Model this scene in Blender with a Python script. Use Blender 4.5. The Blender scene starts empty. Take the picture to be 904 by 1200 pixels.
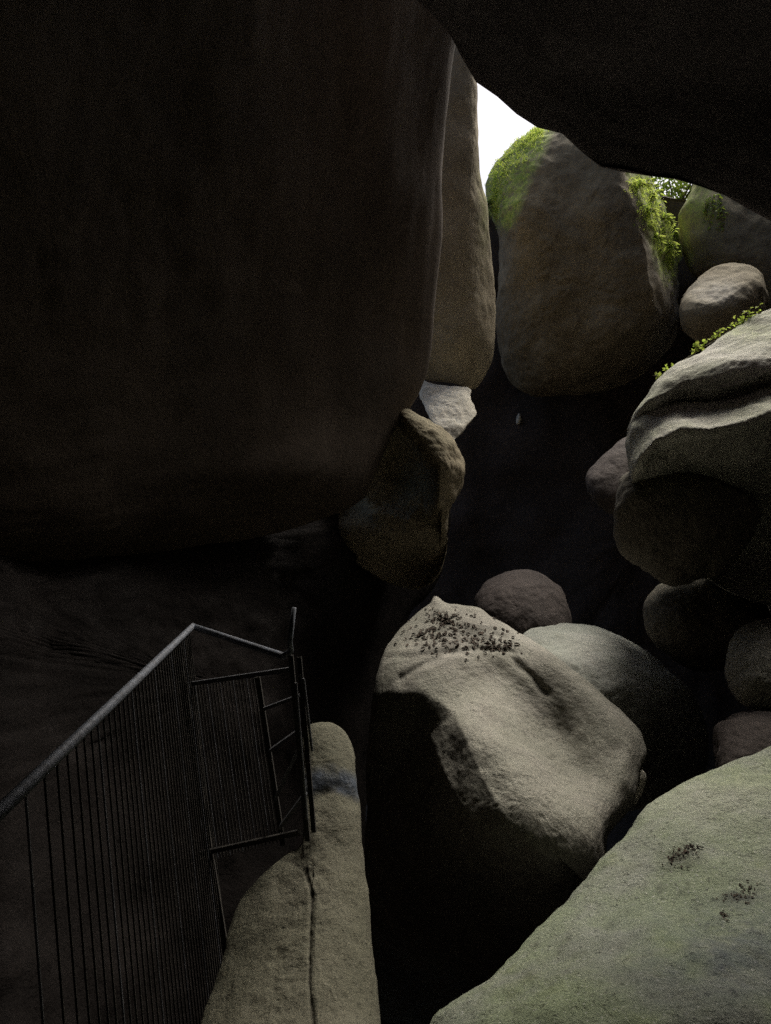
import bpy, bmesh, math, random
import numpy as np
from mathutils import Vector, noise
from mathutils.bvhtree import BVHTree

R = math.radians
scene = bpy.context.scene
COL = scene.collection
F = 866.67            # focal length in photo pixels (26 mm on a 36 mm tall frame, 1200 px)
EYE = 1.6

# ------------------------------------------------------------------ helpers
def P(px, py, d):
    return Vector(((px-452)/F*d, d, EYE-(py-600)/F*d))

def tag(o, label=None, cat=None, group=None, kind=None):
    if label: o['label'] = label
    if cat: o['category'] = cat
    if group: o['group'] = group
    if kind: o['kind'] = kind
    return o

def link_mesh(name, verts, faces, mat, parent=None, smooth=True, origin=None):
    me = bpy.data.meshes.new(name)
    org = Vector(origin) if origin is not None else Vector((0, 0, 0))
    me.from_pydata([tuple(Vector(v)-org) for v in verts], [], faces)
    me.update()
    if smooth:
        me.polygons.foreach_set('use_smooth', [True]*len(me.polygons))
    if mat: me.materials.append(mat)
    o = bpy.data.objects.new(name, me)
    COL.objects.link(o)
    o.location = org
    if parent:
        o.parent = parent
        o.location = org-parent.location
    return o

def empty(name, loc):
    o = bpy.data.objects.new(name, None)
    COL.objects.link(o); o.location = loc
    o.empty_display_size = .1
    return o

def catmull(pts, n, closed=True):
    pts = np.array(pts, float); N = len(pts); out = []
    per = 12
    for i in range(N if closed else N-1):
        if closed:
            p0, p1, p2, p3 = pts[(i-1) % N], pts[i], pts[(i+1) % N], pts[(i+2) % N]
        else:
            p0, p1, p2, p3 = pts[max(i-1, 0)], pts[i], pts[i+1], pts[min(i+2, N-1)]
        for k in range(per):
            t = k/per
            out.append(.5*((2*p1)+(-p0+p2)*t+(2*p0-5*p1+4*p2-p3)*t*t+(-p0+3*p1-3*p2+p3)*t**3))
    if not closed: out.append(pts[-1])
    out = np.array(out)
    q = np.vstack([out, out[:1]]) if closed else out
    s = np.concatenate([[0], np.cumsum(np.linalg.norm(np.diff(q, axis=0), axis=1))])
    u = np.linspace(0, s[-1], n+1)[:-1] if closed else np.linspace(0, s[-1], n)
    return np.stack([np.interp(u, s, q[:, 0]), np.interp(u, s, q[:, 1])], 1)

def polyline_dist(q, pts, ext=True):
    """signed distance of points q to a polyline (positive on the right when walking along it, y down) and
    the distance beyond its ends"""
    pts = np.array(pts, float)
    best = np.full(len(q), 1e9); sgn = np.ones(len(q)); over = np.zeros(len(q))
    n = len(pts)-1
    for i in range(n):
        a, b = pts[i], pts[i+1]; ab = b-a; L = np.dot(ab, ab)
        t = ((q-a)@ab)/L
        tc = np.clip(t, 0, 1)
        c = a+tc[:, None]*ab
        d = np.linalg.norm(q-c, axis=1)
        s = np.sign(ab[0]*(q[:, 1]-a[1])-ab[1]*(q[:, 0]-a[0]))
        o = np.zeros(len(q))
        if i == 0: o = np.maximum(o, np.maximum(-t, 0)*math.sqrt(L))
        if i == n-1: o = np.maximum(o, np.maximum(t-1, 0)*math.sqrt(L))
        m = d < best
        best[m] = d[m]; sgn[m] = s[m]; over[m] = o[m]
    return best*sgn, over

def feature(q, f):
    k = f[0]
    if k == 'ridge':                      # pts, width px, height m
        sd, ov = polyline_dist(q, f[1]); return f[3]*np.exp(-(sd/f[2])**2)
    if k == 'line':                       # pts, xs, ys, end taper px
        sd, ov = polyline_dist(q, f[1]); return np.interp(sd, f[2], f[3])*np.exp(-(ov/f[4])**2)
    if k == 'blob':                       # cx, cy, rx, ry, height
        return f[5]*np.exp(-((q[:, 0]-f[1])/f[3])**2-((q[:, 1]-f[2])/f[4])**2)
    if k == 'vy':
        return np.interp(q[:, 1], f[1], f[2])
    if k == 'vx':
        return np.interp(q[:, 0], f[1], f[2])
    raise ValueError(k)

def fbm(v, s, seed, oct=5, H=.9):
    return noise.fractal(Vector((v[0]*s+seed*7.3, v[1]*s-seed*3.1, v[2]*s+seed*1.7)), H, 2.1, oct, noise_basis='PERLIN_ORIGINAL')

BVH = {}
def boulder(name, label, cat, outline, pole, depth, tf, tb, mat, feats=(), paint=(), nth=160, nf=48, nb=14,
            amp=.02, scale=1.5, p=1.0, seed=1, group=None, kind=None, fine=.004, fine_scale=14, lump=0, lump_scale=.7,
            full=False):
    """a closed rock: outline ring, a front bulging to the viewer's side and a back, creased by feats, weathered by noise"""
    ring = catmull(outline, nth)
    pole = np.array(pole, float)
    dfun = depth if callable(depth) else (lambda q: np.full(len(q), float(depth)))
    Q = []; T = []
    k = np.exp(-(np.arange(-nth//2, nth-nth//2)/(nth*.055))**2); k /= k.sum()
    soft = np.stack([np.real(np.fft.ifft(np.fft.fft(ring[:, c])*np.fft.fft(np.fft.ifftshift(k)))) for c in (0, 1)], 1)
    def rg(s): return pole+s*(ring+(soft-ring)*(1-s**5)-pole)
    # front from pole to ring
    Q.append(pole[None]); T.append(np.array([tf]))
    for i in range(1, nf+1):
        phi = (i/nf)*math.pi/2
        s = math.sin(phi); c = math.cos(phi)
        Q.append(rg(s)); T.append(np.full(nth, tf*c**p))
    for i in range(nb-1, 0, -1):
        phi = (i/nb)*math.pi/2
        s = math.sin(phi); c = math.cos(phi)
        Q.append(rg(s)); T.append(np.full(nth, -tb*c))
    Q.append(pole[None]); T.append(np.array([-tb]))
    Q = np.vstack(Q); T = np.concatenate(T)
    D = dfun(Q)-T
    nfront = 1+nf*nth
    h = np.zeros(len(Q))
    for f in feats:
        h += feature(Q, f)
    rim = np.ones(len(Q))
    for i in range(1, nf+1):
        rim[1+(i-1)*nth:1+i*nth] = 1-(i/nf)**6
    rim[nfront:] = 0
    if full: rim[:] = 1
    D = D-h*rim
    verts = np.stack([(Q[:, 0]-452)/F*D, D, EYE-(Q[:, 1]-600)/F*D], 1)
    faces = []
    nr = nf+nb-1
    for j in range(nth):
        faces.append((0, 1+(j+1) % nth, 1+j))
    for i in range(nr-1):
        a = 1+i*nth; b = a+nth
        for j in range(nth):
            k = (j+1) % nth
            faces.append((a+j, a+k, b+k, b+j))
    a = 1+(nr-1)*nth; last = len(verts)-1
    for j in range(nth):
        faces.append((a+j, a+(j+1) % nth, last))
    # normals and weathering
    me = bpy.data.meshes.new(name)
    me.from_pydata(verts.tolist(), [], faces); me.update()
    bm = bmesh.new(); bm.from_mesh(me)
    bmesh.ops.recalc_face_normals(bm, faces=bm.faces[:])
    bm.to_mesh(me); bm.free(); me.update()
    nv = len(me.vertices)
    nor = np.empty(nv*3); me.vertices.foreach_get('normal', nor); nor = nor.reshape(-1, 3)
    disp = np.empty(nv)
    for i, v in enumerate(verts):
        n1 = fbm(v, scale, seed, 5, .8)
        d = amp*n1
        if lump: d += lump*noise.noise(Vector(v)*lump_scale+Vector((seed*5.1, seed, 0)))
        if fine and i < nfront:
            f1 = fbm(v, fine_scale, seed+3, 3, .6)
            d += fine*f1-fine*1.2*max(0, f1-.35)*3
        disp[i] = d
    out = verts+nor*disp[:, None]
    lo = out.min(0); hi = out.max(0)
    org = np.array([(lo[0]+hi[0])/2, (lo[1]+hi[1])/2, lo[2]])
    me.vertices.foreach_set('co', (out-org).ravel())
    me.polygons.foreach_set('use_smooth', [True]*len(me.polygons))
    for ch in ('moss', 'dark', 'pale', 'blue'):
        w = np.zeros(nv)
        for pt in paint:
            if pt[0] == ch:
                w = np.maximum(w, feature(Q, pt[1:]))
        at = me.attributes.new(ch, 'FLOAT', 'POINT')
        at.data.foreach_set('value', np.clip(w, 0, 1).astype(np.float32))
    me.materials.append(mat)
    me.update()
    o = bpy.data.objects.new(name, me); COL.objects.link(o)
    o.location = org
    tag(o, label, cat, group, kind)
    BVH[name if name not in BVH else name+str(len(BVH))] = BVHTree.FromPolygons([tuple(v) for v in out], faces)
    o_bvh[o.name] = BVHTree.FromPolygons([tuple(v) for v in out], faces)
    return o
o_bvh = {}

CAM = Vector((0, 0, EYE))
def hit(o, px, py):
    d = (P(px, py, 1)-CAM).normalized()
    loc, nor, i, dist = o_bvh[o.name].ray_cast(CAM, d)
    if loc is None: return None, None
    if nor.dot(d) > 0: nor = -nor
    return loc, nor

# ------------------------------------------------------------------ materials
def N(nt, typ, **kw):
    n = nt.nodes.new(typ)
    for k, v in kw.items(): setattr(n, k, v)
    return n

def rock_material(name, base=(.30, .27, .22), dark=(.14, .12, .10), green=(.20, .23, .11), green_up=0.0, speck=.55,
                  scale=1.0, rough=.85, bump=.5, wet=0, spec=.25):
    m = bpy.data.materials.new(name); m.use_nodes = True
    nt = m.node_tree; nt.nodes.clear(); L = nt.links.new
    out = N(nt, 'ShaderNodeOutputMaterial'); bs = N(nt, 'ShaderNodeBsdfPrincipled')
    L(bs.outputs[0], out.inputs[0])
    tc = N(nt, 'ShaderNodeTexCoord')
    def noise_tex(s, d=4, r=.6, dist=0):
        n = N(nt, 'ShaderNodeTexNoise'); n.inputs['Scale'].default_value = s*scale
        n.inputs['Detail'].default_value = d; n.inputs['Roughness'].default_value = r
        n.inputs['Distortion'].default_value = dist
        L(tc.outputs['Object'], n.inputs['Vector']); return n.outputs['Fac']
    def ramp(src, a, b, lo=0.0, hi=1.0):
        r = N(nt, 'ShaderNodeMapRange'); r.interpolation_type = 'SMOOTHSTEP'
        r.inputs['From Min'].default_value = a; r.inputs['From Max'].default_value = b
        r.inputs['To Min'].default_value = lo; r.inputs['To Max'].default_value = hi
        L(src, r.inputs['Value']); return r.outputs['Result']
    def math_(op, a, b):
        n = N(nt, 'ShaderNodeMath', operation=op)
        for i, x in enumerate((a, b)):
            if isinstance(x, (int, float)): n.inputs[i].default_value = x
            else: L(x, n.inputs[i])
        return n.outputs[0]
    def mix(fac, a, b):
        n = N(nt, 'ShaderNodeMix', data_type='RGBA')
        if isinstance(fac, (int, float)): n.inputs[0].default_value = fac
        else: L(fac, n.inputs[0])
        for i, x in ((6, a), (7, b)):
            if isinstance(x, tuple): n.inputs[i].default_value = (*x, 1)
            else: L(x, n.inputs[i])
        return n.outputs[2]
    def attr(nm):
        n = N(nt, 'ShaderNodeAttribute'); n.attribute_name = nm; return n.outputs['Fac']
    big = noise_tex(1.3, 5, .62, .4)
    c = mix(ramp(big, .35, .68), base, tuple(x*.68 for x in base))
    mid = noise_tex(6, 6, .65, .3)
    c = mix(ramp(mid, .5, .75, 0, .55), c, dark)
    lich = noise_tex(3.1, 7, .7, .6)
    c = mix(ramp(lich, .56, .7, 0, .4), c, tuple(min(1, x*1.5+.02) for x in base))
    # green algae on faces turned up
    geo = N(nt, 'ShaderNodeNewGeometry')
    sep = N(nt, 'ShaderNodeSeparateXYZ'); L(geo.outputs['Normal'], sep.inputs[0])
    up = ramp(sep.outputs['Z'], -.2, .8)
    gn = ramp(noise_tex(2.2, 5, .65), .32, .62, .35, 1)
    c = mix(math_('MULTIPLY', math_('MULTIPLY', up, gn), green_up), c, green)
    # grains of feldspar, quartz and mica
    gr = noise_tex(55, 3, .7)
    c = mix(ramp(gr, .56, .7, 0, speck), c, tuple(x*.35 for x in dark))
    g2 = noise_tex(75, 2, .6)
    c = mix(ramp(g2, .6, .72, 0, speck*.8), c, tuple(min(1, x*1.7+.03) for x in base))
    pits = noise_tex(16, 5, .75)
    c = mix(ramp(pits, .6, .74, 0, .6), c, tuple(x*.3 for x in dark))
    # patches painted per vertex, broken up by noise
    brk = ramp(noise_tex(9, 6, .72), .3, .62)
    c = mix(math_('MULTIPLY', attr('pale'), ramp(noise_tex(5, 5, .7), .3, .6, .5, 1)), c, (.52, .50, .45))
    c = mix(math_('MULTIPLY', attr('dark'), math_('ADD', brk, .15)), c, (.025, .02, .016))
    c = mix(math_('MULTIPLY', attr('blue'), math_('ADD', brk, .1)), c, (.08, .10, .14))
    mg = mix(ramp(noise_tex(14, 4, .7), .35, .65), (.22, .32, .05), (.42, .50, .12))
    c = mix(math_('MULTIPLY', attr('moss'), brk), c, mg)
    L(c, bs.inputs['Base Color'])
    bs.inputs['Roughness'].default_value = rough
    bs.inputs['Specular IOR Level'].default_value = spec
    # relief
    h = math_('ADD', math_('MULTIPLY', noise_tex(9, 8, .68), .6), math_('MULTIPLY', noise_tex(40, 5, .7), .28))
    h = math_('SUBTRACT', h, math_('MULTIPLY', ramp(pits, .58, .72), .22))
    h = math_('ADD', h, math_('MULTIPLY', gr, .10))
    bp = N(nt, 'ShaderNodeBump'); bp.inputs['Strength'].default_value = bump
    bp.inputs['Distance'].default_value = .05/scale
    L(h, bp.inputs['Height']); L(bp.outputs[0], bs.inputs['Normal'])
    return m

def plain(name, a, b, sc=8, rough=.6, metal=0, trans=0, bump=.2):
    m = bpy.data.materials.new(name); m.use_nodes = True
    nt = m.node_tree; L = nt.links.new; bs = nt.nodes['Principled BSDF']
    tc = N(nt, 'ShaderNodeTexCoord'); n = N(nt, 'ShaderNodeTexNoise')
    n.inputs['Scale'].default_value = sc; n.inputs['Detail'].default_value = 5
    L(tc.outputs['Object'], n.inputs['Vector'])
    mx = N(nt, 'ShaderNodeMix', data_type='RGBA')
    mx.inputs[6].default_value = (*a, 1); mx.inputs[7].default_value = (*b, 1)
    r = N(nt, 'ShaderNodeMapRange'); r.inputs['From Min'].default_value = .35; r.inputs['From Max'].default_value = .65
    L(n.outputs['Fac'], r.inputs['Value']); L(r.outputs[0], mx.inputs[0]); L(mx.outputs[2], bs.inputs['Base Color'])
    bs.inputs['Roughness'].default_value = rough; bs.inputs['Metallic'].default_value = metal
    if bump:
        bp = N(nt, 'ShaderNodeBump'); bp.inputs['Strength'].default_value = bump; bp.inputs['Distance'].default_value = .01
        L(n.outputs['Fac'], bp.inputs['Height']); L(bp.outputs[0], bs.inputs['Normal'])
    if trans:
        out = nt.nodes['Material Output']; tr = N(nt, 'ShaderNodeBsdfTranslucent')
        L(mx.outputs[2], tr.inputs[0]); ms = N(nt, 'ShaderNodeMixShader'); ms.inputs[0].default_value = trans
        L(bs.outputs[0], ms.inputs[1]); L(tr.outputs[0], ms.inputs[2]); L(ms.outputs[0], out.inputs[0])
    return m

GRANITE = rock_material('weathered_granite', base=(.29, .27, .235), green=(.23,.25,.175), green_up=.3, bump=.7)
GRAYGREEN = rock_material('algae_granite', base=(.28, .28, .26), dark=(.09, .09, .075), green=(.225, .27, .16), green_up=.8, speck=.75, bump=.7)
SMOOTH = rock_material('smooth_granite', base=(.36, .36, .33), green=(.30, .34, .27), green_up=.5, bump=.4, speck=.35)
BROWN = rock_material('brown_granite', base=(.24, .195, .13), dark=(.12, .095, .065), green_up=.15, bump=.5, speck=.3)
TAN = rock_material('tan_granite', base=(.32, .27, .185), dark=(.16, .135, .10), green_up=.2, bump=.5, speck=.4)
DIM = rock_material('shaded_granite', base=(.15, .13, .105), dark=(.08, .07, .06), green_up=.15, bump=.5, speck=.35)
SLAB = rock_material('slab_granite', base=(.44, .375, .26), dark=(.24, .20, .14), green_up=.1, bump=.4, speck=.35)
PILL = rock_material('pillar_granite', base=(.15, .14, .105), dark=(.08, .072, .052), green_up=.1, bump=.5, speck=.6)
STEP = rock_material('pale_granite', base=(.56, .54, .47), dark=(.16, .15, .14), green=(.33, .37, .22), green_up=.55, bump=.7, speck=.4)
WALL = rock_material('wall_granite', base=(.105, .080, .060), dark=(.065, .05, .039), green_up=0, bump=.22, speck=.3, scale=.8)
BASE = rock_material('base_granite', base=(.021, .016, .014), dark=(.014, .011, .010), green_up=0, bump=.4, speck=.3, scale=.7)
ROOF = rock_material('roof_granite', base=(.26, .22, .24), dark=(.17, .145, .16), green_up=0, bump=.5, speck=.3, scale=.7)
CEIL = rock_material('dark_granite', base=(.06, .052, .05), dark=(.035, .03, .028), green_up=0, bump=.5, speck=.3, scale=.6)  # even, very dark colour for the chamber rock
DEEP = rock_material('recess_granite', base=(.075, .058, .052), dark=(.05, .04, .036), green_up=0, bump=.5, speck=.3, scale=.6)  # base colour darkened to keep the back recess black
WHITE = rock_material('quartz_granite', base=(.78, .73, .62), dark=(.40, .36, .3), green_up=.15, bump=.4, speck=.3)
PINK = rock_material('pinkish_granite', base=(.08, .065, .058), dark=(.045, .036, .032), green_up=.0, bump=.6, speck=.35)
SOIL = plain('damp_soil', (.012, .01, .008), (.025, .02, .016), 5, .95)
STEEL = plain('galvanised_steel', (.16, .165, .18), (.09, .09, .095), 30, .6, .5, bump=.1)
PIPE = plain('worn_pipe', (.20, .22, .26), (.12, .125, .14), 30, .65, .2, bump=.1)
RUST = plain('weathered_steel', (.045, .04, .032), (.025, .022, .02), 20, .8, .2, bump=.1)
LEAF = plain('fern_leaf', (.16, .26, .035), (.30, .38, .06), 14, .6, 0, .35, bump=0)
MOSS = plain('moss_leaf', (.38, .52, .07), (.56, .62, .15), 14, .6, 0, .55, bump=0)
LEAFD = plain('ivy_leaf', (.07, .13, .025), (.17, .25, .05), 14, .55, 0, .3, bump=0)
DEAD = plain('dead_leaf', (.035, .025, .018), (.075, .05, .03), 30, .9, 0, 0, bump=.1)
STEM = plain('plant_stem', (.09, .08, .03), (.13, .11, .05), 30, .8)
TWIG = plain('dry_twig', (.16, .12, .08), (.09, .07, .05), 40, .9)

# ------------------------------------------------------------------ the boulders
def sint(x, xs, ys, w):
    """piecewise linear table with its corners rounded over +-w"""
    k = np.linspace(-1, 1, 9); g = np.exp(-(k*1.5)**2); g /= g.sum()
    xs = np.array(xs, float); ys = np.array(ys, float)
    xs = np.concatenate([[xs[0]-w*2], xs, [xs[-1]+w*2]])
    ys = np.concatenate([[ys[0]-(ys[1]-ys[0])/(xs[2]-xs[1])*w*2], ys, [ys[-1]+(ys[-1]-ys[-2])/(xs[-2]-xs[-3])*w*2]])
    return sum(gi*np.interp(x+w*ki, xs, ys) for ki, gi in zip(k, g))

def tab(axis, xs, ys, axis2=None, xs2=None, ys2=None, w=30):
    def f(q):
        d = sint(q[:, axis], xs, ys, w)
        if axis2 is not None: d = d+sint(q[:, axis2], xs2, ys2, w)
        return d
    return f

_r = random.Random(12)
SPOTS = [('dark', 'blob', _r.uniform(590, 915), _r.uniform(1030, 1210), _r.uniform(2, 9), _r.uniform(2, 5), _r.uniform(.25, .6)) for _ in range(70)]
SPOTS += [('moss', 'blob', _r.uniform(560, 915), _r.uniform(930, 1210), _r.uniform(10, 30), _r.uniform(8, 20), _r.uniform(.1, .25)) for _ in range(16)]
# foreground boulder, lower right
fore = boulder('boulder', 'broad smooth grey-green boulder filling the lower right corner of the foreground', 'boulder',
    [(505, 1210), (530, 1182), (570, 1152), (610, 1112), (650, 1072), (690, 1027), (728, 987), (745, 964), (758, 946), (800, 916), (850, 893), (904, 874),
     (1000, 852), (1150, 880), (1300, 1000), (1380, 1300), (1250, 1700), (850, 1900), (560, 1650), (470, 1350)],
    (920, 1330), tab(1, [850, 950, 1200, 1900], [4.3, 3.9, 2.75, 1.9]), .55, .9, GRAYGREEN,
    feats=[('blob', 640, 1130, 120, 60, .05), ('blob', 860, 1060, 90, 60, -.04), ('line', [(470, 1330), (640, 1190), (760, 1090), (904, 1060)], [-120, -30, 40, 140], [0, .02, .05, 0], 100)],
    paint=[('dark', 'blob', 798, 1003, 22, 10, .8), ('dark', 'blob', 868, 1048, 22, 8, .8), ('dark', 'blob', 850, 1074, 9, 6, .6),
           ('blue', 'blob', 850, 1120, 130, 70, .45), ('pale', 'blob', 840, 935, 110, 30, .35), ('moss', 'blob', 640, 1150, 110, 40, .1), ('moss', 'blob', 860, 900, 140, 30, .1)]+SPOTS,
    nth=360, nf=170, nb=14, amp=.03, scale=1.6, fine=.0035, fine_scale=16, seed=2, lump=.03)

centre = boulder('boulder', 'large pitted boulder with leaf litter on its ridged top in the middle of the hollow', 'boulder',
    [(503, 706), (508, 698), (515, 699), (525, 706), (545, 708), (562, 712), (580, 724), (600, 735), (620, 748), (640, 761), (665, 780), (690, 798), (710, 815), (730, 834),
     (746, 851), (755, 866), (759, 880), (755, 894), (750, 908), (744, 932), (734, 952), (720, 970), (712, 985), (712, 1015), (712, 1100), (690, 1220),
     (540, 1290), (440, 1270), (418, 1120), (428, 980), (430, 890), (438, 820), (445, 782), (452, 757), (466, 738), (486, 719)],
    (625, 935), tab(1, [690, 780, 880, 960, 1000, 1030, 1070, 1250], [6.5, 5.75, 5.15, 4.65, 4.5, 4.5, 4.6, 5.3]), .5, .9, GRANITE,
    feats=[('line', [(430, 800), (500, 800), (542, 826), (560, 866), (578, 908), (604, 952), (650, 1000)], [-90, -40, 12, 48, 90, 160, 340], [0, .05, 0, -.19, -.62, -1.45, -3.3], 300),
           ('ridge', [(580, 798), (622, 830), (652, 868), (665, 900)], 38, -.30), ('ridge', [(556, 860), (600, 893), (650, 925)], 26, .07), ('ridge', [(650, 775), (700, 825), (738, 868), (735, 910)], 16, .06), ('blob', 612, 930, 45, 45, .08), ('blob', 640, 862, 35, 25, -.05),
           ('ridge', [(448, 772), (490, 770), (520, 764), (560, 760), (602, 764)], 3.5, -.022),
           ('ridge', [(600, 772), (622, 792), (640, 812)], 5, -.03), ('ridge', [(470, 795), (500, 778), (530, 764)], 4, -.03),
           ('ridge', [(500, 712), (530, 722), (580, 735)], 8, .03), ('blob', 540, 742, 45, 16, -.03),
           ('ridge', [(640, 765), (690, 805), (738, 850)], 9, .03), ('blob', 650, 890, 6, 4, -.025)],
    paint=[('dark', 'blob', 545, 745, 50, 22, .55), ('dark', 'blob', 660, 830, 45, 45, .3), ('pale', 'blob', 600, 745, 50, 15, .3)],  # second dark blob puts the valley's shade into the colour
    nth=340, nf=170, nb=16, amp=.025, scale=1.6, fine=.003, fine_scale=20, seed=5, full=True)

boulder('boulder', 'smooth pale round-backed boulder directly behind the pitted boulder', 'boulder',
    [(612, 744), (640, 736), (670, 733), (700, 736), (726, 745), (756, 760), (785, 785), (806, 808), (821, 835), (832, 862), (832, 895), (812, 920),
     (780, 940), (730, 950), (680, 930), (630, 850), (606, 780)],
    (715, 830), tab(1, [730, 800, 950], [7.2, 6.6, 6.4]), .65, .9, SMOOTH,
    feats=[('ridge', [(620, 748), (660, 765), (690, 785)], 10, .03)],
    paint=[('pale', 'blob', 690, 760, 50, 22, .35)], nth=200, nf=80, amp=.035, scale=1.8, fine=.005, seed=8)  # pale patch puts the lit top into the colour

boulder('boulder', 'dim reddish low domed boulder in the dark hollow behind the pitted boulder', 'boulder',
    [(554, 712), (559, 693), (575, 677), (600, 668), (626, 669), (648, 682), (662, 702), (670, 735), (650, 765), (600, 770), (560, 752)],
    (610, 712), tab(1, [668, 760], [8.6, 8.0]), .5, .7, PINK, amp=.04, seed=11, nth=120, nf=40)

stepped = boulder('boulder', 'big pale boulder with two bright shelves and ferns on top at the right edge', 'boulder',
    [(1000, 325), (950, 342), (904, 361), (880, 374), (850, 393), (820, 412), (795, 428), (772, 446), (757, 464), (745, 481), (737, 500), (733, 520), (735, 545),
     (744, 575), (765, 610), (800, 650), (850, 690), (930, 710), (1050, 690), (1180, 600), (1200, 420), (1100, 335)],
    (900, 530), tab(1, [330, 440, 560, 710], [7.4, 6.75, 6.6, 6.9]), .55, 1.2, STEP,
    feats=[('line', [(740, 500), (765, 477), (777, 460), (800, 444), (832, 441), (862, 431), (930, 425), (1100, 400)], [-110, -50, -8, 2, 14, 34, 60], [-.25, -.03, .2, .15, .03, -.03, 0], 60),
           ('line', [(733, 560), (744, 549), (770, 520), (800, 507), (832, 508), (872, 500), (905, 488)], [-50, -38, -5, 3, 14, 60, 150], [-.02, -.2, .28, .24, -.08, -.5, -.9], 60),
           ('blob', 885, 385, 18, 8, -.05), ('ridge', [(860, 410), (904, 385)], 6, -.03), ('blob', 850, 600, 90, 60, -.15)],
    paint=[('moss', 'blob', 860, 388, 60, 10, .35), ('pale', 'blob', 850, 412, 80, 24, .75), ('pale', 'blob', 820, 492, 70, 16, .6), ('dark', 'blob', 850, 455, 60, 10, .5)],  # pale shelves and dark band below the ledge: painted light and shade
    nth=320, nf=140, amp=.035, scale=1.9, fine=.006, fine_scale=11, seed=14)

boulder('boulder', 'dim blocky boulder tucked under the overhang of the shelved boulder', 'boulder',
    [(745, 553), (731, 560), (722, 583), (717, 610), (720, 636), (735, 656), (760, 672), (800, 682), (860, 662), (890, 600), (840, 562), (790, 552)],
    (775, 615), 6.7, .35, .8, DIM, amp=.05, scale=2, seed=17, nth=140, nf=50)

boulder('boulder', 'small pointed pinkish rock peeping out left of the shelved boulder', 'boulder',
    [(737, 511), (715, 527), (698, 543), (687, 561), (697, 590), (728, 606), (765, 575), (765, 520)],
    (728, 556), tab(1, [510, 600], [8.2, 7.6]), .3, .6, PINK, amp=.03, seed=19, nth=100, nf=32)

far = boulder('boulder', 'tall egg-shaped boulder with mossy flanks standing below the sky opening', 'boulder',
    [(680, 120), (640, 146), (626, 152), (608, 167), (590, 185), (576, 203), (570, 225), (574, 250), (581, 272), (584, 310), (583, 380), (592, 440), (622, 462), (680, 464),
     (730, 451), (762, 431), (785, 405), (793, 370), (796, 330), (797, 292), (791, 264), (779, 241), (764, 215), (745, 160), (715, 125)],
    (680, 330), tab(1, [120, 250, 460], [12.2, 12.0, 12.6]), 1.2, 3.5, BROWN,
    feats=[('line', [(648, 140), (634, 172), (612, 216), (598, 258), (590, 300)], [-60, -8, 6, 55], [0, .2, .2, -.2], 40),
           ('line', [(726, 170), (735, 212), (754, 252), (765, 292), (771, 340), (776, 372), (740, 420)], [-50, -6, 6, 70], [-.9, .15, .35, .0], 50),
           ('line', [(640, 452), (710, 400), (760, 345), (800, 330)], [-60, -5, 10, 80], [0, .15, .15, -.3], 60)],
    paint=[('moss', 'line', [(652, 140), (638, 172), (616, 216), (602, 252), (598, 262)], [-40, -8, 2, 60], [0, 0, .95, 1], 10),
           ('moss', 'line', [(726, 170), (735, 212), (754, 252), (765, 292), (772, 318)], [-60, -6, 2, 30], [1, .95, 0, 0], 14),
           ('pale', 'line', [(765, 310), (776, 355), (760, 400)], [-40, -10, 10], [.4, .4, 0], 20)],  # pale strip puts light on the lower right flank into the colour
    nth=260, nf=100, amp=.09, scale=.8, fine=.012, fine_scale=6, seed=23)

slab = boulder('rock_slab', 'tall tan rock slab standing upright left of the sky opening', 'rock slab',
    [(545, 20), (559, 92), (560, 140), (563, 190), (571, 240), (575, 290), (581, 340), (582, 375), (578, 415), (569, 440), (556, 457), (530, 451), (500, 447),
     (480, 430), (465, 300), (470, 100), (500, 0)],
    (540, 380), tab(1, [0, 250, 457], [9.0, 9.4, 9.6], 0, [465, 560, 585], [0, .0, .3]), .3, .9, SLAB,
    feats=[('ridge', [(566, 250), (574, 330), (575, 410)], 8, -.012)], paint=[('moss', 'blob', 568, 230, 8, 60, .4)],
    nth=200, nf=60, amp=.03, scale=1.2, seed=29, fine=.006)

_wd = tab(0, [-1700, -1500, -600, 0, 300, 500, 560], [1.0, 1.1, 2.3, 4.2, 6.2, 8.1, 8.8], w=150)
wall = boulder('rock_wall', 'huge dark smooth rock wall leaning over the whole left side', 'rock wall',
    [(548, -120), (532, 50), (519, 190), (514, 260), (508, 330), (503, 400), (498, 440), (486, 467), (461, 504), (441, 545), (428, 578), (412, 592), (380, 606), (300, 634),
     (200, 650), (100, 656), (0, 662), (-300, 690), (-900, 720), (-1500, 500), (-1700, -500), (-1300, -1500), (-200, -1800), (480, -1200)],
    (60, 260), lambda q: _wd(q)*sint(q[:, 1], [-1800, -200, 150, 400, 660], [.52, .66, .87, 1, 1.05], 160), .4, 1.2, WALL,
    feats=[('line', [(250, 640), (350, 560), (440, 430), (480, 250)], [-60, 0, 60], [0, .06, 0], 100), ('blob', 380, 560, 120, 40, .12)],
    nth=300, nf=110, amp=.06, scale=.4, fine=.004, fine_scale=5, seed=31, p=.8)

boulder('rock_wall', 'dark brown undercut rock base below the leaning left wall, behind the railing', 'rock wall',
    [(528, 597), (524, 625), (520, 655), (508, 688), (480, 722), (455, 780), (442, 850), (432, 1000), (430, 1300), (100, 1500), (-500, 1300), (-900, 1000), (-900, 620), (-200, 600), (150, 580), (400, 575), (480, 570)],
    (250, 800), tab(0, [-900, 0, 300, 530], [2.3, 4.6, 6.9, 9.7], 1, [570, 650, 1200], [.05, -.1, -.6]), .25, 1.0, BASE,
    nth=220, nf=80, amp=.08, scale=.8, fine=.006, fine_scale=7, seed=33)

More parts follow.
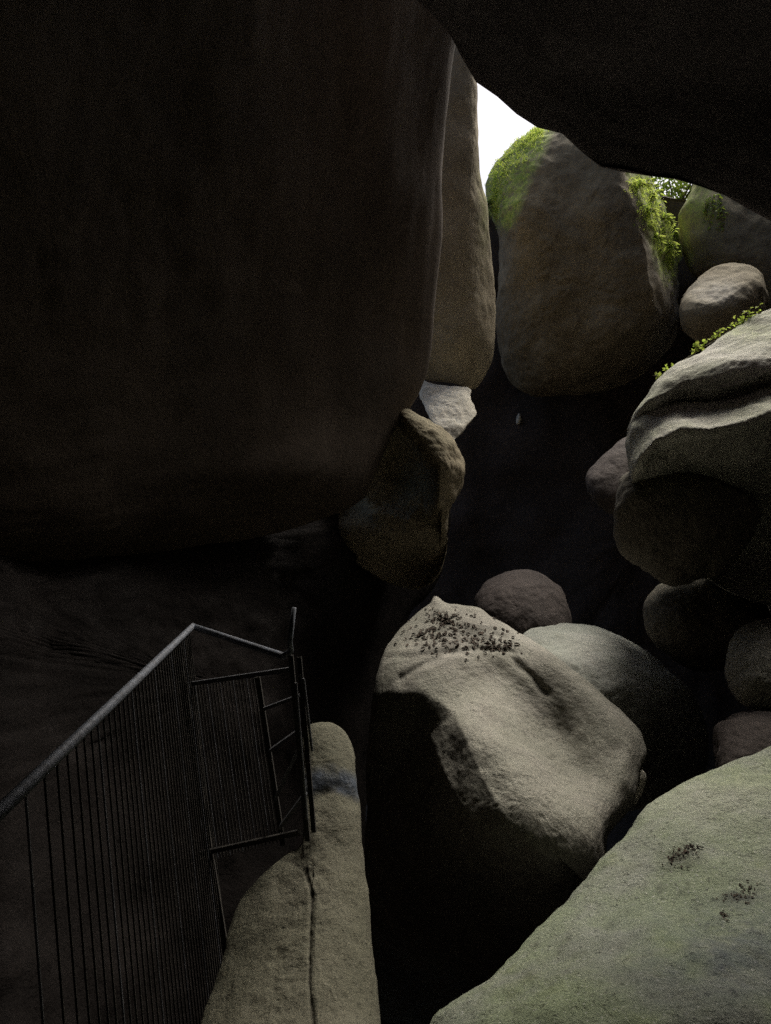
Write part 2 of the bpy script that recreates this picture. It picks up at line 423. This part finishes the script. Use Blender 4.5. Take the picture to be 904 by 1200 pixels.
boulder('boulder', 'hollowed knobbly brown boulder jammed under the edge of the left wall', 'boulder',
    [(466, 478), (492, 484), (519, 504), (537, 524), (545, 549), (541, 575), (529, 600), (524, 640), (512, 675), (485, 690), (440, 675), (405, 640), (385, 600), (388, 560), (430, 520)],
(485, 560), 8.0, .35, .8, TAN,
    feats=[('line', [(470, 480), (500, 515), (520, 545), (518, 590)], [-60, -10, 4, 22, 60], [0, .1, .1, -.25, -.3], 30), ('blob', 470, 548, 27, 32, -.36), ('ridge', [(424, 575), (440, 600), (480, 607)], 9, .1), ('blob', 490, 668, 60, 32, -.5),
           ],
    nth=180, nf=70, amp=.04, scale=2, seed=37, fine=.01)

boulder('boulder', 'small pale angular rock wedged beneath the tan slab', 'boulder',
    [(494, 446), (520, 452), (551, 455), (553, 470), (560, 485), (546, 500), (530, 517), (512, 502), (500, 482), (493, 465)],
    (522, 475), tab(1, [446, 515], [9.3, 8.35]), .1, .5, WHITE, feats=[('line', [(515, 446), (540, 475), (560, 490)], [-30, 0, 30], [0, .03, 0], 20)],
    paint=[('dark', 'blob', 530, 508, 20, 12, .8)], amp=.03, scale=3, seed=41, nth=120, nf=40)

boulder('boulder', 'dim rounded rock with a pale upper face right of the egg-shaped boulder', 'boulder',
    [(797, 355), (818, 328), (845, 312), (870, 310), (891, 320), (899, 340), (896, 370), (880, 392), (850, 408), (815, 400), (798, 380)],
    (850, 358), tab(1, [310, 408], [11.2, 10.4]), .45, .8, BROWN, feats=[('line', [(797, 357), (830, 362), (860, 352), (895, 325)], [-40, -6, 6, 40], [0, .25, .2, -.1], 30)],
    paint=[('pale', 'blob', 838, 342, 30, 13, .6)], amp=.05, seed=43, nth=130, nf=50)  # pale blob paints the upper face as if lit

back_right = boulder('boulder', 'brown boulder with hanging greenery at the back under the roof edge on the right', 'boulder',
    [(822, 190), (850, 180), (920, 200), (1040, 260), (1080, 400), (960, 420), (880, 350), (845, 318), (815, 325), (802, 302), (799, 265), (808, 225)],
    (890, 290), tab(1, [190, 400], [12.8, 12.2]), .8, 1.5, BROWN, paint=[('moss', 'blob', 815, 235, 25, 25, .7), ('moss', 'line', [(825, 210), (800, 250), (806, 310)], [-8, 0, 8], [0, .5, 0], 10)],
    amp=.1, scale=1, seed=47, nth=140, nf=50)

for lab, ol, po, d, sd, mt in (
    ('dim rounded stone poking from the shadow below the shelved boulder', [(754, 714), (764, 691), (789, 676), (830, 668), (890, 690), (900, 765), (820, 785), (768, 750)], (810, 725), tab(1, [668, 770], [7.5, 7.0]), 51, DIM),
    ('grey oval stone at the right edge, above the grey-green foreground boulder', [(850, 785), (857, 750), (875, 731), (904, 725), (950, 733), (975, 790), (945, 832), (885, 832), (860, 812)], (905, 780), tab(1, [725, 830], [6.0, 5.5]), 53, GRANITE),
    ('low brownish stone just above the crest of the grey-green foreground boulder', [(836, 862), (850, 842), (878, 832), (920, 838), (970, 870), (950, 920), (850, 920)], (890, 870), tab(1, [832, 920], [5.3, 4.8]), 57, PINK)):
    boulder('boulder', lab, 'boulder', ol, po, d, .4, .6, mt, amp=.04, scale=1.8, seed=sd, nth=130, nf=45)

pillar = boulder('rock_pillar', 'upright tan rock pillar with a rounded knob and cracks beside the railing', 'rock pillar',
    [(362, 850), (375, 845), (395, 848), (409, 861), (416, 882), (418, 908), (419, 926), (424, 944), (425, 985), (428, 1020), (434, 1060), (438, 1110), (443, 1160), (448, 1230),
     (450, 1450), (330, 1600), (180, 1500), (215, 1280), (258, 1130), (275, 1070), (298, 1035), (330, 1004), (352, 990), (360, 965), (356, 935), (352, 900), (354, 868)],
    (370, 1130), tab(1, [845, 1000, 1300], [4.0, 3.55, 2.55]), .17, .5, PILL,
    feats=[('ridge', [(350, 940), (375, 930), (395, 925), (422, 938)], 9, -.015), ('blob', 390, 885, 22, 26, .02), ('ridge', [(325, 1005), (342, 1008), (357, 1020), (366, 1048), (364, 1100), (363, 1150), (369, 1230)], 2.0, -.008),
           ('line', [(366, 1048), (364, 1100), (363, 1150), (369, 1230)], [-70, -6, 0, 40], [.0, .01, .0, -.03], 20)],
    paint=[('blue', 'line', [(350, 925), (385, 912), (420, 925)], [-20, -8, 8, 16], [0, .75, .75, 0], 20), ('dark', 'line', [(325, 1005), (342, 1008), (357, 1020), (366, 1048), (364, 1100), (363, 1150), (369, 1230)], [-3, -1, 1, 3], [0, .6, .6, 0], 5),
           ('dark', 'line', [(350, 940), (380, 930), (400, 926), (422, 938)], [-4, -1, 2, 5], [0, .6, .6, 0], 8)],
    nth=320, nf=150, amp=.015, scale=3, fine=.002, fine_scale=22, seed=61)

ceil = boulder('roof_boulder', 'enormous black boulder roofing the upper right above the sky opening', 'boulder',
    [(380, -60), (500, 20), (540, 70), (558, 92), (572, 100), (590, 117), (608, 132), (622, 148), (640, 157), (662, 163), (678, 180), (695, 197), (715, 206), (740, 210), (780, 216), (820, 224), (860, 236), (904, 254),
     (1000, 300), (1200, 420), (1700, 500), (2400, 0), (2400, -1200), (1500, -2600), (-600, -2600), (-900, -1200), (-500, -300), (0, -160)],
    (800, -700), tab(1, [-2600, -1000, -200, 100, 260, 500], [1.4, 2.1, 3.5, 4.5, 4.7, 4.2]), .25, .6, ROOF,
    feats=[], nth=360, nf=90, amp=.07, scale=.9, fine=.008, fine_scale=7, seed=67)

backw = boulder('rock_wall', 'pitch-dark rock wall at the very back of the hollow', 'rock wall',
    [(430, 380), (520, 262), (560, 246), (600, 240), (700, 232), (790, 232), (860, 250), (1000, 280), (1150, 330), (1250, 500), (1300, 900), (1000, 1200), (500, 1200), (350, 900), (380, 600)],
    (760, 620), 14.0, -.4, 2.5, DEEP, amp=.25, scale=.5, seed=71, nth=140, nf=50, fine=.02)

# ------------------------------------------------------------------ setting: ground, the unseen rest of the chamber, added sky blockers
def sheet(name, mat, x0, x1, y0, y1, nx, ny, zf, kind='structure'):
    vs = []; fs = []
    for j in range(ny+1):
        for i in range(nx+1):
            x = x0+(x1-x0)*i/nx; y = y0+(y1-y0)*j/ny
            vs.append((x, y, zf(x, y)))
    for j in range(ny):
        for i in range(nx):
            a = j*(nx+1)+i
            fs.append((a, a+1, a+nx+2, a+nx+1))
    return tag(link_mesh(name, vs, fs, mat), kind=kind)

sheet('ground', SOIL, -300, 300, -300, 300, 120, 120, lambda x, y: -3.6+.4*fbm((x, y, 0), .25, 3, 4))

def chamber():
    """rock shell behind and around the viewer: right side, back and roof"""
    vs = []; fs = []
    nu, nv = 70, 60
    for j in range(nv+1):
        y = 4.4-9.8*j/nv
        k = 1.0
        if y < -2.5: k = math.sqrt(max(0.0, 1-((y+2.5)/2.9)**2))
        for i in range(nu+1):
            a = math.pi*(-.20+1.40*i/nu)
            x = .9+4.6*math.cos(a)*k; z = 0.2+5.2*math.sin(a)*k
            n = .5*fbm((x, y, z), .45, 9, 5)
            vs.append((x*(1+n*.12), y, z+n*.5))
    for j in range(nv):
        for i in range(nu):
            a = j*(nu+1)+i
            fs.append((a, a+1, a+nu+2, a+nu+1))
    return tag(link_mesh('cave_shell', vs, fs, CEIL), kind='structure')
chamber()

def add_side_blocker():
    """unseen rock face added right of the frame to shut out sky fill"""
    vs = []; fs = []
    nu, nv = 50, 50
    for j in range(nv+1):
        y = 3.0+14.0*j/nv
        for i in range(nu+1):
            t = i/nu
            z = -4+15.5*t
            x = .55*y+1.7
            n = fbm((x, y, z), .4, 15, 5)
            vs.append((x+.5*n, y, z+.2*n))
    for j in range(nv):
        for i in range(nu):
            a = j*(nu+1)+i
            fs.append((a, a+1, a+nu+2, a+nu+1))
    return tag(link_mesh('side_sky_blocker', vs, fs, CEIL), kind='structure')
add_side_blocker()

def add_top_blocker():
    """unseen sheet added overhead to block sky fill, rising away from the viewer and leaving a shaft open to the sky beyond"""
    vs = []; fs = []
    nu, nv = 60, 24
    for j in range(nv+1):
        t = j/nv
        for i in range(nu+1):
            x = -7+16*i/nu
            e = .8*noise.noise(Vector((x*.5, 3.3, 0)))
            y = 4.2+(2.7+e)*t; z = 5.2+3.4*t
            n = fbm((x, y, z), .5, 21, 5)
            vs.append((x, y, z+.3*n))
    for j in range(nv):
        for i in range(nu):
            a = j*(nu+1)+i
            fs.append((a, a+1, a+nu+2, a+nu+1))
    return tag(link_mesh('top_sky_blocker', vs, fs, CEIL), kind='structure')
add_top_blocker()

# ------------------------------------------------------------------ small stones
boulder('stone', 'little white stone chip jammed at the right foot of the pitted boulder', 'stone',
    [(751, 903), (757, 911), (755, 922), (750, 934), (744, 944), (741, 938), (746, 922)], (749, 922), 4.98, .05, .1, WHITE, amp=.01, scale=6, seed=81, nth=50, nf=16, nb=6, fine=0)
boulder('stone', 'tiny pale sliver of stone alone in the black recess right of the wedged rock', 'stone',
    [(608, 484), (611, 489), (610, 496), (606, 498), (605, 491)], (608, 491), hit(backw, 608, 491)[0].y-.02, .06, .1, WHITE, amp=.005, scale=6, seed=83, nth=30, nf=10, nb=5, fine=0)

# ------------------------------------------------------------------ railing
class MB:
    def __init__(self): self.v = []; self.f = []
    def tube(self, pts, r, n=8, caps=True):
        pts = [Vector(p) for p in pts]; base = len(self.v); m = len(pts)
        up = Vector((0.13, .31, .94))
        for i, p in enumerate(pts):
            t = (pts[min(i+1, m-1)]-pts[max(i-1, 0)]).normalized()
            a = t.cross(up)
            if a.length < .05: a = t.cross(Vector((1, 0, 0)))
            a.normalize(); b = t.cross(a)
            rr = r[i] if isinstance(r, (list, tuple)) else r
            for k in range(n):
                q = 2*math.pi*k/n
                self.v.append(p+a*rr*math.cos(q)+b*rr*math.sin(q))
        for i in range(m-1):
            for k in range(n):
                x = base+i*n+k; y = base+i*n+(k+1) % n
                self.f.append((x, y, y+n, x+n))
        if caps:
            self.f.append(tuple(base+k for k in reversed(range(n))))
            self.f.append(tuple(base+(m-1)*n+k for k in range(n)))
        return self
    def bar(self, a, b, w, d):
        """flat bar from a to b, w across, d deep"""
        a = Vector(a); b = Vector(b); t = (b-a).normalized()
        x = t.cross(Vector((0, 1, 0))).normalized()*w/2; y = t.cross(x).normalized()*d/2
        i = len(self.v)
        for p in (a, b):
            self.v += [p-x-y, p+x-y, p+x+y, p-x+y]
        self.f += [(i, i+1, i+2, i+3), (i+7, i+6, i+5, i+4)]+[(i+k, i+4+k, i+4+(k+1) % 4, i+(k+1) % 4) for k in range(4)]
        return self
    def leaf(self, p, d, n, L, W, fold=.25):
        """one pointed leaf from p along d, facing n"""
        d = Vector(d).normalized(); s = d.cross(Vector(n)); s = s.normalized() if s.length > 1e-4 else Vector((1, 0, 0))
        u = s.cross(d).normalized(); i = len(self.v); p = Vector(p)
        self.v += [p, p+d*L*.35+s*W*.5+u*W*fold, p+d*L*.75+s*W*.33+u*W*fold*.5, p+d*L-u*W*.2,
                   p+d*L*.75-s*W*.33+u*W*fold*.5, p+d*L*.35-s*W*.5+u*W*fold, p+d*L*.5-u*W*.05]
        self.f += [(i, i+1, i+6), (i+1, i+2, i+6), (i+2, i+3, i+6), (i+3, i+4, i+6), (i+4, i+5, i+6), (i+5, i, i+6)]
        return self
    def build(self, name, mat, parent=None, smooth=False, origin=None):
        vs = [Vector(v) for v in self.v]
        if origin is None and parent is None:
            lo = [min(v[k] for v in vs) for k in range(3)]; hi = [max(v[k] for v in vs) for k in range(3)]
            origin = ((lo[0]+hi[0])/2, (lo[1]+hi[1])/2, lo[2])
        if origin is None: origin = parent.location
        return link_mesh(name, vs, self.f, mat, parent, smooth, origin)

rail = empty('railing', P(230, 1150, 4.2))
tag(rail, 'dark steel railing with a grey handrail turning a corner at the lower left', 'railing')
A = P(-150, 1095, 1.15); B = P(226, 734, 4.2); C_ = P(338, 771, 3.35)
corner = [A, A.lerp(B, .5), A.lerp(B, .97), B.lerp(A, .008)+Vector((.005, .01, .004)), B.lerp(C_, .03), B.lerp(C_, .5), B.lerp(C_, .96), C_+Vector((.012, 0, .03)), P(340, 752, 3.34), P(345, 712, 3.34)]
MB().tube(corner, [.017]*7+[.014, .012, .010], 12).build('handrail', PIPE, rail, True)
for (a, b, w) in (((207, 752, 4.02), (272, 1160, 4.0), .034), ((302, 793, 3.6), (332, 990, 3.6), .024), ((341, 768, 3.36), (361, 985, 3.34), .022), ((351, 770, 3.3), (368, 975, 3.2), .02)):
    MB().bar(P(*a), P(*b), w, .02).build('post', RUST, rail)
MB().bar(P(213, 803, 4.06), P(344, 784, 3.37), .022, .012).build('rail_bar', STEEL, rail)
MB().bar(P(236, 1000, 4.06), P(352, 975, 3.3), .025, .012).build('rail_bar', RUST, rail)
MB().bar(P(306, 832, 3.62), P(352, 815, 3.32), .016, .012).build('rail_bar', STEEL, rail)
for (a, b, w) in (((323, 936, 3.59), (352, 874, 3.35), .016), ((328, 970, 3.59), (358, 930, 3.34), .016), ((316, 880, 3.6), (350, 856, 3.35), .014)):
    MB().bar(P(*a), P(*b), w, .02).build('brace', STEEL, rail)
for (a, b) in (((352, 790, 3.28), (362, 850, 3.28)), ((356, 795, 3.26), (366, 880, 3.26)), ((347, 800, 3.3), (360, 960, 3.3))):
    MB().tube([P(*a), P(*b)], .006, 6).build('baluster', STEEL, rail)
n_b = 24                                    # fine bars of the far panel
for i in range(n_b):
    t = (i+.5)/n_b
    top = P(213, 803, 4.06).lerp(P(303, 790, 3.6), t); bot = P(240, 1010, 4.06).lerp(P(331, 985, 3.6), t)
    MB().tube([top, bot], .0035, 5).build('baluster', RUST if i % 4 else STEEL, rail)
for i in range(40):                         # bars under the long handrail
    t = .20+.76*(i/39)**.8
    top = A.lerp(B, t); bot = Vector((top.x+.10+.15*t, top.y, top.z-1.6-.5*t))
    MB().tube([top, bot], .0038, 5).build('baluster', RUST if i % 7 else STEEL, rail)
low0 = A.lerp(B, .2)+Vector((.13, 0, -1.68)); low1 = A.lerp(B, .96)+Vector((.24, 0, -2.06))
MB().bar(low0, low1, .04, .02).build('rail_bar', RUST, rail)

# ------------------------------------------------------------------ greenery and litter
rnd = random.Random(4)
def rvec(): 
    while True:
        v = Vector((rnd.uniform(-1, 1), rnd.uniform(-1, 1), rnd.uniform(-1, 1)))
        if .05 < v.length < 1: return v
def plant(name, label, cat, base, stems, leaf, mat, group=None):
    """stems: list of point lists; leaf: (count per stem, length, width)"""
    o = empty(name, base); tag(o, label, cat, group)
    sm = MB(); lm = MB()
    for pts in stems:
        pts = [Vector(p) for p in pts]
        sm.tube(pts, [.006*(1-.6*i/(len(pts)-1)) for i in range(len(pts))], 5)
        n, L, W = leaf
        for k in range(n):
            t = (k+rnd.random())/n*(len(pts)-1); i = min(int(t), len(pts)-2)
            p = pts[i].lerp(pts[i+1], t-i); d = (pts[i+1]-pts[i]).normalized()
            side = d.cross(Vector((0, -1, .3))).normalized()*(1 if k % 2 else -1)
            dd = side+d*.5+rvec()*.45
            lm.leaf(p, dd, Vector((0, -.4, 1))+rvec()*.6, L*rnd.uniform(.6, 1.2), W*rnd.uniform(.7, 1.2))
    sm.build('stem', STEM, o, True); lm.build('foliage', mat, o)
    return o

def moss_on(o, regions, n, L, mat):
    mb = MB()
    for k in range(n):
        cx, cy, rx, ry = rnd.choice(regions)
        l, nn = hit(o, rnd.gauss(cx, rx), rnd.gauss(cy, ry))
        if l is None: continue
        for q in range(3):
            mb.leaf(l+rvec()*.03, nn*.6+rvec()*.7+Vector((0, 0, .3)), rvec(), L*rnd.uniform(.6, 1.3), L*.45)
    return tag(mb.build('moss', mat, o), kind='stuff')
moss_on(far, [(618, 162, 9, 6), (603, 180, 9, 9), (590, 200, 8, 10), (582, 222, 5, 10), (608, 168, 12, 8), (580, 242, 3, 8), (628, 156, 5, 4)], 1100, .03, MOSS)
moss_on(far, [(756, 240, 5, 10), (768, 255, 7, 12), (778, 280, 6, 14), (745, 218, 5, 5), (784, 305, 4, 12)], 700, .03, MOSS)

# trailing plant along the crest of the shelved boulder
crest = [(770, 446), (782, 437), (795, 428), (808, 420), (820, 412), (835, 403), (850, 393), (865, 384), (880, 375), (893, 368)]
pts = [P(x, y-2, 7.15+(895-x)*-.0005) for x, y in crest]
stems = [pts]
for k in range(26):
    t = rnd.uniform(0, len(pts)-1.01); i = int(t); p = pts[i].lerp(pts[i+1], t-i)
    hgt = rnd.uniform(.02, .075)*(.5+t/9)
    stems.append([p, p+Vector((rnd.uniform(-.02, .02), rnd.uniform(-.03, .03), hgt*.6)), p+Vector((rnd.uniform(-.05, .03), rnd.uniform(-.05, .05), hgt))])
plant('creeping_plant', 'small bright yellow-green plant trailing along the crest of the shelved boulder', 'plant', pts[0], stems, (4, .045, .034), MOSS)

def clump(name, label, base, n, spread, ln, drop, leaf, mat, group=None):
    st = []
    for k in range(n):
        a = rnd.uniform(0, 2*math.pi); r = rnd.uniform(.3, 1)*spread
        L = ln*rnd.uniform(.6, 1.1); dx = Vector((math.cos(a)*r, math.sin(a)*r*.8, 0))
        st.append([Vector(base), Vector(base)+dx*.4+Vector((0, 0, L*.5)), Vector(base)+dx*.8+Vector((0, 0, L*.75-drop*.3)), Vector(base)+dx*1.2+Vector((0, 0, L*.7-drop))])
    return plant(name, label, 'fern' if name == 'fern' else 'plant', base, st, leaf, mat, group)

def on(o, px, py, d=.02):
    l, n = hit(o, px, py)
    return l+n*d if l is not None else P(px, py, 12)
for (px, py, n, sp, ln, dr, lab) in (
    (748, 222, 9, .32, .2, .3, 'bright fern directly under the roof edge on the right shoulder of the egg-shaped boulder'),
    (763, 232, 8, .3, .2, .3, 'bright fern beside the gap to the sunlit shrub, high on the egg-shaped boulder'),
    (757, 250, 7, .2, .12, .25, 'second row fern on the inner edge of the mossy right flank of the egg-shaped boulder'),
    (776, 258, 8, .25, .15, .3, 'fern on the outer rim of the mossy right flank of the egg-shaped boulder'),
    (768, 280, 6, .18, .1, .22, 'small fern in the middle of the mossy right flank of the egg-shaped boulder'),
    (783, 288, 6, .18, .1, .25, 'lowest fern on the right flank of the egg-shaped boulder')):
    clump('fern', lab, on(far, px, py), n, sp, ln, dr, (14, .075, .035), MOSS, 'ferns on the egg-shaped boulder')
clump('fern', 'small dark fern in the crevice between the tan slab and the mossy flank', on(far, 576, 240), 8, .16, .12, .28, (10, .07, .03), LEAFD)
hang = []
for k in range(9):
    b = on(back_right, rnd.uniform(822, 846), rnd.uniform(225, 246), .03)
    hang.append([b, b+Vector((rnd.uniform(-.05, .05), -.06, -.12)), b+Vector((rnd.uniform(-.1, .1), -.07, -.3)), b+Vector((rnd.uniform(-.12, .12), -.06, -rnd.uniform(.35, .55)))])
plant('hanging_plant', 'leafy green plant hanging down the front of the brown boulder at the back right', 'plant', hang[0][0], hang, (9, .075, .05), LEAF)

def shrub(name, label, base, rx, rz, n, L, mat):
    o = empty(name, base); tag(o, label, 'shrub'); b = Vector(base)
    sm = MB(); lm = MB(); tips = []
    for k in range(14):
        t = b+Vector((rnd.uniform(-rx, rx), rnd.uniform(-rx, rx)*.6, rnd.uniform(.4, 1)*rz))
        m = b.lerp(t, .5)+rvec()*.12*rx
        sm.tube([b, m, t], [.03, .016, .006], 5); tips += [m, t, m.lerp(t, .5)]
    for k in range(n):
        p = rnd.choice(tips)+rvec()*.34*rx
        lm.leaf(p, rvec()+Vector((0, 0, -.2)), Vector((0, 0, 1))+rvec()*.9, L*rnd.uniform(.6, 1.2), L*.5)
    sm.build('stem', STEM, o, True); lm.build('foliage', mat, o)
shrub('shrub', 'sunlit yellow-green shrub seen through the gap under the roof edge', P(785, 262, 15.2), 1.1, 1.5, 1500, .13, LEAF)

def litter(name, label, o, spots, n, L, mat, kind='stuff'):
    mb = MB()
    for k in range(n):
        cx, cy, rx, ry = rnd.choice(spots)
        px, py = rnd.gauss(cx, rx), rnd.gauss(cy, ry)
        l, nn = hit(o, px, py)
        if l is None: continue
        t = nn.cross(rvec()).normalized()
        mb.leaf(l+nn*.003, t+nn*rnd.uniform(-.05, .22), nn+rvec()*.25, L*rnd.uniform(.5, 1.3), L*rnd.uniform(.3, .7), .3)
    return tag(mb.build(name, mat), label, None, None, kind)
litter('leaf_litter', 'dark dead leaves lying on the ridged top of the pitted boulder', centre, [(500, 738, 14, 8), (530, 735, 20, 10), (560, 745, 18, 9), (545, 756, 34, 7), (585, 757, 12, 5), (505, 752, 14, 6), (520, 724, 10, 4)], 300, .04, DEAD)
litter('leaf_litter', 'clump of dead leaves in a hollow of the grey-green foreground boulder', fore, [(788, 1008, 5, 5), (802, 1000, 8, 3), (812, 994, 6, 2)], 70, .017, DEAD)
litter('leaf_litter', 'scatter of dead leaf bits near the right edge of the grey-green foreground boulder', fore, [(880, 1045, 5, 4), (862, 1052, 9, 3), (850, 1074, 3, 3), (872, 1042, 6, 4)], 60, .016, DEAD)

a, an = hit(centre, 434, 884); b, bn = hit(centre, 442, 893)
if a is not None and b is not None:
    mb = MB(); off = Vector((0, -.02, .01))
    mb.tube([a+off+Vector((-.03, 0, .03)), a+off, b+off], [.003, .005, .006], 6).tube([b+off, b+off+Vector((.02, -.01, -.03)), b+off+Vector((.035, -.01, -.01))], [.006, .005, .003], 6)
    tag(mb.build('twig', TWIG, smooth=True), 'small bent dry twig on the dark left side of the pitted boulder', 'twig')

# ------------------------------------------------------------------ camera, light
cam = bpy.data.cameras.new('camera'); co = bpy.data.objects.new('camera', cam); COL.objects.link(co)
cam.sensor_fit = 'VERTICAL'; cam.sensor_height = 36; cam.lens = 26
cam.clip_start = .02; cam.clip_end = 2000
co.location = CAM; co.rotation_euler = (R(90), 0, 0)
scene.camera = co

SUN_EL, SUN_AZ = 57, 36       # elevation; azimuth to the right of the view direction
w = bpy.data.worlds.new('World'); scene.world = w; w.use_nodes = True
nt = w.node_tree; bg = nt.nodes['Background']
sky = nt.nodes.new('ShaderNodeTexSky'); sky.sky_type = 'NISHITA'; sky.sun_disc = False
sky.sun_elevation = R(SUN_EL); sky.sun_rotation = R(SUN_AZ); sky.air_density = 1.2; sky.dust_density = 6.5; sky.ozone_density = 1
nt.links.new(sky.outputs[0], bg.inputs[0]); bg.inputs[1].default_value = .15
sl = bpy.data.lights.new('sun', 'SUN'); sl.energy = 5.0; sl.angle = R(30); sl.color = (1, .96, .88)
so = bpy.data.objects.new('sun', sl); COL.objects.link(so)
d = Vector((math.sin(R(SUN_AZ))*math.cos(R(SUN_EL)), math.cos(R(SUN_AZ))*math.cos(R(SUN_EL)), math.sin(R(SUN_EL))))
so.rotation_euler = d.to_track_quat('Z', 'Y').to_euler(); so.location = (4, 6, 14)

scene.view_settings.view_transform = 'Standard'; scene.view_settings.look = 'None'
scene.view_settings.exposure = 0; scene.view_settings.gamma = 1
cy = scene.cycles
cy.max_bounces = 6; cy.diffuse_bounces = 5; cy.glossy_bounces = 2; cy.transmission_bounces = 2
cy.sample_clamp_indirect = 2; cy.caustics_reflective = False; cy.caustics_refractive = False
cy.use_denoising = False
